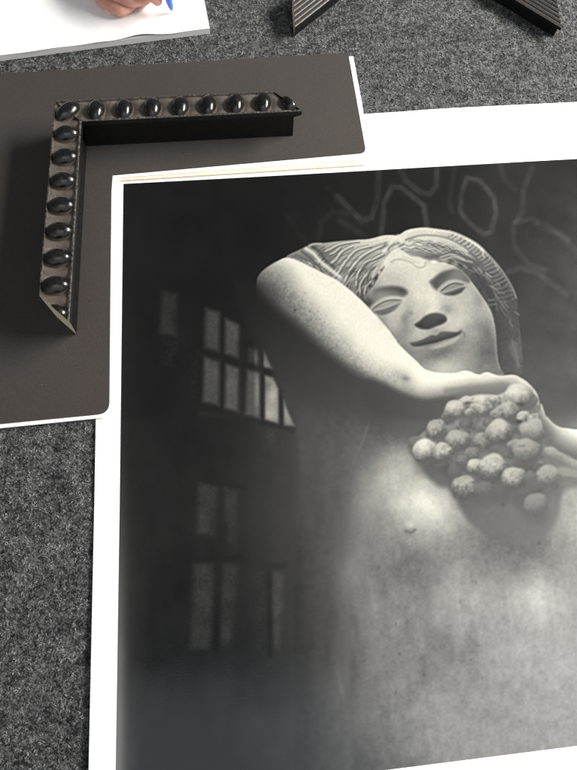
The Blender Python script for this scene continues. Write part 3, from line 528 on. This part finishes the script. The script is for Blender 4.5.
VG = (0.003, 0.045)                         # light level and gloss veil the tones are printed for
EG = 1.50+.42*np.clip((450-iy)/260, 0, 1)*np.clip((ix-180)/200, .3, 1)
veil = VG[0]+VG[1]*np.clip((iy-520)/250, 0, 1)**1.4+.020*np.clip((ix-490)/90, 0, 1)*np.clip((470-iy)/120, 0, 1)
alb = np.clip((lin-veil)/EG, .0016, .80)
k = (np.clip((L-60)/150, 0, 1)*np.clip((690-iy)/230, .15, 1))[...,None]; tint = (1-k)*np.array([1,1,1.0])+k*np.array([1.02,1,.87])  # warm tint fades downward, putting the bluish gloss there into the colour
me = grid_mesh('picture', x, y, z); ca = me.color_attributes.new('print', 'FLOAT_COLOR', 'POINT')
Cc = np.ones(alb.shape+(4,)); Cc[...,:3] = alb[...,None]*tint; ca.data.foreach_set('color', Cc.ravel().astype(np.float32))
link('printed_picture', me, PRINT, pr)
# ------------------------------------------------------------------ L-shaped mat board corner
def rounded(pts, rad, n=6):
    out = []; m_ = len(pts)
    for k in range(m_):
        p, q, r_ = Vector(pts[k-1]), Vector(pts[k]), Vector(pts[(k+1)%m_]); rr = rad[k]
        if rr == 0: out.append(q); continue
        a = (p-q).normalized()*rr; b = (r_-q).normalized()*rr
        for j in range(n+1):
            t = j/n; out.append((q+a)*(1-t)**2+q*2*t*(1-t)+(q+b)*t*t)
    return out
def slab(name, pts, z0, z1, mat, parent, bev=0.0, rad=None, inset=0.0):
    P = [at(x, y, z1).xy for x, y in pts]; P = [Vector((p.x, p.y, 0)) for p in P]
    if rad: P = rounded(P, rad)
    bm = bmesh.new(); f = bm.faces.new([bm.verts.new((p.x, p.y, z1)) for p in P])
    e = bmesh.ops.extrude_face_region(bm, geom=[f]); vs = [v for v in e['geom'] if isinstance(v, bmesh.types.BMVert)]
    for v in vs: v.co.z = z0
    bm.verts.ensure_lookup_table(); bmesh.ops.recalc_face_normals(bm, faces=bm.faces)
    if bev: 
        ed = [q for q in bm.edges if all(abs(v.co.z-z1) < 1e-6 for v in q.verts)]; bmesh.ops.bevel(bm, geom=ed, offset=bev, segments=2, affect='EDGES', profile=.5)
    bmesh.ops.triangulate(bm, faces=[f for f in bm.faces if len(f.verts) > 4])
    return link(name, bm_mesh(name, bm), mat, parent)
mb = empty('mat_board', at(20, 250, 0))
tag(mb, 'L-shaped charcoal mat board with white edge lying over the corner of the photograph', 'mat board')
Z1, Z2, Z3, Z4 = .0042, .0054, .0070, .0084
slab('backing', [(-60,88),(348,62.5),(360,106),(366.2,164.6),(119.5,180.6),(114.6,200),(110.5,300),(106.6,412),(-60,424)], .0036, Z2, CREAM, mb, .0003, [0,.001,0,.004,0,0,0,.006,0])
slab('white_core', [(-60,80),(353.2,56),(362.5,106),(369.3,158.8),(117.8,177.6),(116.2,186),(112.8,300),(110.6,416.8),(-60,434.2)], Z2, Z3, CORE, mb, .0005, [0,.001,0,.007,.001,0,0,.009,0])
slab('charcoal_facing', [(-60,77),(348.2,52.2),(366.3,152.4),(112.6,174.8),(111.4,190),(110.2,300),(109.2,413.2),(-60,429.6)], Z3, Z4, MATB, mb, .0004, [0,.0015,.009,.001,0,0,.013,0])
# ------------------------------------------------------------------ mouldings
def sweep_corner(name, I, u1, u2, l1, l2, prof, mats, parent, seg=None):
    """prof: (v, z, material) closed ring; v runs outward from the inner edge. The two arms meet in a mitre at I and each is mitred at its far end."""
    out = []
    ct = 1/math.tan(u1.angle(u2)/2)
    for u, o2, l in ((u1, u2, l1), (u2, u1, l2)):
        n = (u*o2.dot(u)-o2).normalized()
        bm = bmesh.new(); A = []; B = []
        for v, z_, _ in prof:
            A.append(bm.verts.new(I+u*(-v*ct+.00008)+n*v+Vector((0,0,z_)))); B.append(bm.verts.new(I+u*(l-v)+n*v+Vector((0,0,z_))))
        m_ = len(prof)
        for k in range(m_):
            f = bm.faces.new((A[k], A[(k+1)%m_], B[(k+1)%m_], B[k])); f.material_index = prof[k][2]
        f = bm.faces.new(A); f.material_index = 1; f2 = bm.faces.new(B[::-1]); f2.material_index = 1 if (seg and not out) else len(mats)-1
        bmesh.ops.triangulate(bm, faces=[f, f2], ngon_method='EAR_CLIP')
        o = link(name, bm_mesh(name, bm), mats, parent); out.append(o)
    return out
def flatdir(a, b): d = b-a; d.z = 0; return d.normalized()
zb = Z4+.0002; HM = .050; zt_ = zb+HM
I = at(81.3, 121.0, zt_); E1 = at(302.0, 110.6, zt_); E2 = at(69.2, 321.5, zt_)
u1 = flatdir(I, E1); u2r = flatdir(I, E2); u2 = u2r
print('angle between arms', math.degrees(u1.angle(u2r)), 'l1', (E1-I).length, 'l2', (E2-I).length, 'outer', px(I+(-u1-u2)*.03))
l1, l2 = (E1-I).length, (E2-I).length
I.z = 0
W = .0340
fs = empty('beaded_frame_corner', (I.x, I.y, zb), math.atan2(u1.y, u1.x))
tag(fs, 'beaded black frame corner sample standing on the charcoal mat board', 'frame sample')
rb = .0085; t3 = zt_-.0006
prof = [(rb, zb, 1), (rb, zt_-.0078, 1), (.0008, zt_-.0078, 1), (0, zt_-.0070, 1), (0, zt_-.0008, 2), (.0006, zt_, 2), (.0020, zt_, 0), (.0022, t3-.0055, 0), (W-.0022, t3-.0055, 0), (W-.0020, zt_, 2), (W-.0006, zt_, 2), (W, zt_-.0008, 1), (W, zt_-.012, 1), (W-.002, zb, 1)]
sweep_corner('rail', I, u1, u2, l1, l2, prof, [FACE, BLACK, EDGE, RAW], fs, True)
def face_field(u, o2, l, p):
    n = (u*o2.dot(u)-o2).normalized(); ct = 1/math.tan(u.angle(o2)/2); nu, nv = 460, 48
    v = np.linspace(.0019, W-.0019, nv)[:,None]; t = np.linspace(0, 1, nu)[None,:]; s0 = -v*ct+.0001; s1 = l-v-.0001; s_ = s0*(1-t)+s1*t
    z_ = np.full(s_.shape, t3-.0012)-.0006*np.cos((v/W-.5)*math.pi)
    for k in range(0, 9):
        dx = (s_-(-W*.5+p*k))/(.0140); dy = (v-W*.5)/.0155; z_ = z_-.0040*np.exp(-(dx*dx+dy*dy)**2*1.1)
    r = np.random.RandomState(5); q = r.rand(200, 60); z_ = z_+.00010*(q[(v*1500).astype(int)%200, (s_*900).astype(int)%60]-.5)
    P = np.array(I)[None,None,:]+s_[...,None]*np.array(u)+v[...,None]*np.array(n); P[...,2] = z_
    me = grid_mesh('face', P[...,0], P[...,1], P[...,2])
    bm = bmesh.new(); bm.from_mesh(me); bmesh.ops.recalc_face_normals(bm, faces=bm.faces)
    bm.faces.ensure_lookup_table()
    if bm.faces[0].normal.z < 0: bmesh.ops.reverse_faces(bm, faces=bm.faces)
    bm.to_mesh(me); bm.free()
    link('carved_face', me, FACE, fs, True)
def bead(c, u, n, ra, rc, h, cut=None):
    bm = bmesh.new(); bmesh.ops.create_uvsphere(bm, u_segments=32, v_segments=20, radius=1)
    r = random.random()
    for v in bm.verts:
        x_, y_, z_ = v.co; z_ = max(z_, -.05)
        taper = 1+.10*y_
        v.co = c+u*(x_*ra*taper)+n*(y_*rc)+Vector((0,0,z_*h))
    if cut:
        bmesh.ops.bisect_plane(bm, geom=bm.verts[:]+bm.edges[:]+bm.faces[:], plane_co=cut[0], plane_no=cut[1], clear_outer=True)
        ed = [e for e in bm.edges if e.is_boundary]
        if ed: bmesh.ops.holes_fill(bm, edges=ed, sides=0)
    return link('bead', bm_mesh('bead', bm), BEAD, fs, True)
n1 = (u1*u2.dot(u1)-u2).normalized(); n2_ = (u2*u1.dot(u2)-u1).normalized(); zf = t3-.0040
c0 = I+(n1+n2_)*(W*.5); c0.z = zf
dg = (u1+u2).normalized(); dp = (u1-u2).normalized()
bead(c0, dg, dp, .0112, .0178, .0118)
pitch1 = (l1+W*.5-.013)/8.0; pitch2 = (l2+W*.5-.011)/8.0
face_field(u1, u2, l1, pitch1); face_field(u2, u1, l2, pitch2)
print('pitch', pitch1, pitch2)
for u, n, l, p in ((u1, n1, l1, pitch1), (u2, n2_, l2, pitch2)):
    for k in range(1, 9):
        c = I+n*(W*.5)+u*(-W*.5+p*k); c.z = zf; cut = None
        if k == 8: cut = (I+u*(l-.0004), (u+n).normalized())
        bead(c, u, n, .0110+random.uniform(-.0003,.0003), .0158, .0118+random.uniform(-.0003,.0003), cut)
# reeded sample, further off
hz = .022; zt2 = hz
I2 = at(411, -64, zt2); Ea = at(296.5, 28.0, zt2); Eb = at(560.7, 28.6, zt2)
ua, ub = flatdir(I2, Ea), flatdir(I2, Eb); print('angle2', math.degrees(ua.angle(ub)))
la, lb = (Ea-I2).length, (Eb-I2).length
mid_ = (ua+ub).normalized(); perp = Vector((-mid_.y, mid_.x, 0)); 
if perp.dot(ub) < 0: perp = -perp
ub2 = (mid_+perp).normalized(); ua2 = (mid_-perp).normalized(); I2.z = 0
rs = empty('reeded_frame_corner', (I2.x, I2.y, 0), math.atan2(ub2.y, ub2.x))
tag(rs, 'black ridged frame corner sample on the carpet, arms reaching in at top edge', 'frame sample')
W2 = .045; pr2 = [(.006, .0006, 1), (.006, hz-.006, 1), (0, hz-.005, 1), (0, hz-.0006, 2)]
for k in range(7):
    v0 = .0006+k*.0060; up = k*.0012
    for j, (dv, dz) in enumerate([(0,0),(.0012,.0007),(.0028,.0011),(.0044,.0008),(.0056,-.0003)]): pr2.append((v0+dv, hz+up+dz-.0006, 0))
pr2 += [(W2-.001, hz+.0075, 1), (W2, hz+.006, 1), (W2, .0006, 1)]
def arm_len(E, u): return (Vector((E.x, E.y, 0))-I2).dot(u)
sweep_corner('rail', I2, ua2, ub2, arm_len(Ea, ua2), arm_len(Eb, ub2), pr2, [REED, BLACK, EDGE, RAW], rs)
# ------------------------------------------------------------------ writing pad
pd = empty('writing_pad', at(60, 20, 0)); ZT = .0095
tag(pd, 'thick pad of white paper with a slightly lifted top sheet, under the writing hand', 'notepad')
def quad_pts(c, z): return [at(x_, y_, z) for x_, y_ in c]
padpx = [(-130,-150),(172,-160),(209.6,28.0),(-130,72)]
P = [at(x_, y_, ZT) for x_, y_ in padpx]
bm = bmesh.new(); tv = [bm.verts.new((p.x, p.y, ZT-.0006)) for p in P]; bv = [bm.verts.new((p.x, p.y, .0006)) for p in P]
bm.faces.new(tv); bm.faces.new(bv[::-1])
for k in range(4): bm.faces.new((tv[k], bv[k], bv[(k+1)%4], tv[(k+1)%4]))
link('page_block', bm_mesh('page_block', bm), PADSIDE, pd)
nu_, nv_ = 80, 60; A, B, C, D = P
us = np.linspace(0, 1, nu_)[None,:]; vs_ = np.linspace(0, 1, nv_)[:,None]
sx_ = (A.x*(1-us)+B.x*us)*(1-vs_)+(D.x*(1-us)+C.x*us)*vs_; sy_ = (A.y*(1-us)+B.y*us)*(1-vs_)+(D.y*(1-us)+C.y*us)*vs_
lift = (.0046*np.exp(-((us-.79)/.055)**2)+.0016*np.exp(-((us-.66)/.04)**2)+.0008*np.exp(-((us-.5)/.06)**2))*np.exp(-((1-vs_)/.09)**2)
sy_ = sy_-.0012*np.exp(-((1-vs_)/.05)**2)*(np.sin(us*31)*.5+.5)
sh_ = grid_mesh('top_sheet', sx_, sy_, ZT+lift); so = link('top_sheet', sh_, SHEET, pd)
sol = so.modifiers.new('thickness', 'SOLIDIFY'); sol.thickness = .0005; sol.offset = -1
# ------------------------------------------------------------------ hand and pen
def skin_body(name, V, E, R_, mat, parent, root=0, sub=2):
    me = mesh(name, V, []); me.edges.add(len(E)); me.edges.foreach_set('vertices', [q for e in E for q in e]); me.update()
    o = bpy.data.objects.new(name, me); COL.objects.link(o); me.materials.append(mat)
    mo = o.modifiers.new('skin', 'SKIN'); sv = me.skin_vertices[0].data if me.skin_vertices else None
    if sv is None: sv = me.skin_vertices.new(name='').data
    for k, r_ in enumerate(R_): sv[k].radius = (r_, r_) if not isinstance(r_, tuple) else r_; sv[k].use_root = (k == root)
    mo.use_smooth_shade = True; sb = o.modifiers.new('sub', 'SUBSURF'); sb.levels = sub; sb.render_levels = sub
    dg_ = bpy.context.evaluated_depsgraph_get(); ev = o.evaluated_get(dg_); m2 = bpy.data.meshes.new_from_object(ev); bpy.data.objects.remove(o)
    return m2
def hp(x_, y_, z_, s=0): return at(x_, y_+s, ZT+z_)
V = [hp(84,-52,.030), hp(70,-90,.034), hp(50,-150,.042), hp(20,-260,.060)]; Rr = [.023, .024, .027, .034]; E = [(0,1),(1,2),(2,3)]
FING = [([(92,-24,.014),(104,-3,.0135),(121,6.5,.0125),(133,-1,.010),(140,-9,.010)], [.0125,.0098,.0088,.0076,.0062]),
        ([(92,-34,.027),(108,-14,.029),(132,-4,.026),(146,-6,.016),(152,-10,.010)], [.013,.0100,.0092,.0080,.0066]),
        ([(96,-46,.040),(118,-26,.045),(144,-14,.040),(156,-6.5,.026),(159.5,-1.5,.014)], [.013,.0104,.0094,.0082,.0070]),
        ([(102,-58,.046),(130,-44,.056),(156,-30,.053),(166,-15,.038),(170.5,-9,.027)], [.013,.0104,.0094,.0080,.0066]),
        ([(108,-66,.026),(132,-60,.030),(154,-44,.036),(164,-22,.030)], [.0155,.0120,.0100,.0078])]
for pts, rad in FING:
    prev = 0
    for (a, b, c), r_ in zip(pts, rad): V.append(hp(a, b, c, 4.5)); Rr.append(r_*1.06); E.append((prev, len(V)-1)); prev = len(V)-1
person = empty('person', hp(84, -52, 0))
tag(person, 'right hand of a person holding a blue pen over the writing pad', 'person')
hm = skin_body('hand', V, E, Rr, SKIN, None, 0, 3); hm.materials.clear()
link('hand', hm, SKIN, person, True)
V = [hp(44,-170,.045), hp(20,-260,.060), hp(0,-340,.07)]; sm_ = skin_body('sleeve', V, [(0,1),(1,2)], [.034,.042,.046], SLEEVE, None, 0, 2); sm_.materials.clear()
link('sleeve', sm_, SLEEVE, person, True)
pen = empty('ballpoint_pen', hp(172.6, 12.6, 0)); tag(pen, 'blue ballpoint pen held in the hand, its tip on the white paper', 'pen')
T0 = hp(172.6, 12.6, .0003); T1 = hp(151, -60, .115); ax = (T1-T0).normalized()
def lathe(name, o0, ax_, prof_, mat, parent, seg=28):
    q = ax_.to_track_quat('Z', 'X').to_matrix(); bm = bmesh.new(); rings = []
    for t, r_ in prof_:
        rings.append([bm.verts.new(o0+ax_*t+q@Vector((math.cos(2*math.pi*k/seg)*r_, math.sin(2*math.pi*k/seg)*r_, 0))) for k in range(seg)])
    for a, b in zip(rings, rings[1:]):
        for k in range(seg): bm.faces.new((a[k], a[(k+1)%seg], b[(k+1)%seg], b[k]))
    bm.faces.new(rings[0][::-1]); bm.faces.new(rings[-1]); return link(name, bm_mesh(name, bm), mat, parent, True)
lathe('tip', T0, ax, [(0,.0003),(.001,.0006),(.004,.0012),(.0046,.0017),(.0065,.0019)], METAL, pen)
lathe('barrel', T0, ax, [(.0062,.0021),(.008,.0028),(.014,.0040),(.022,.0047),(.040,.0050),(.120,.0050),(.138,.0046),(.140,.0036)], BLUE, pen)
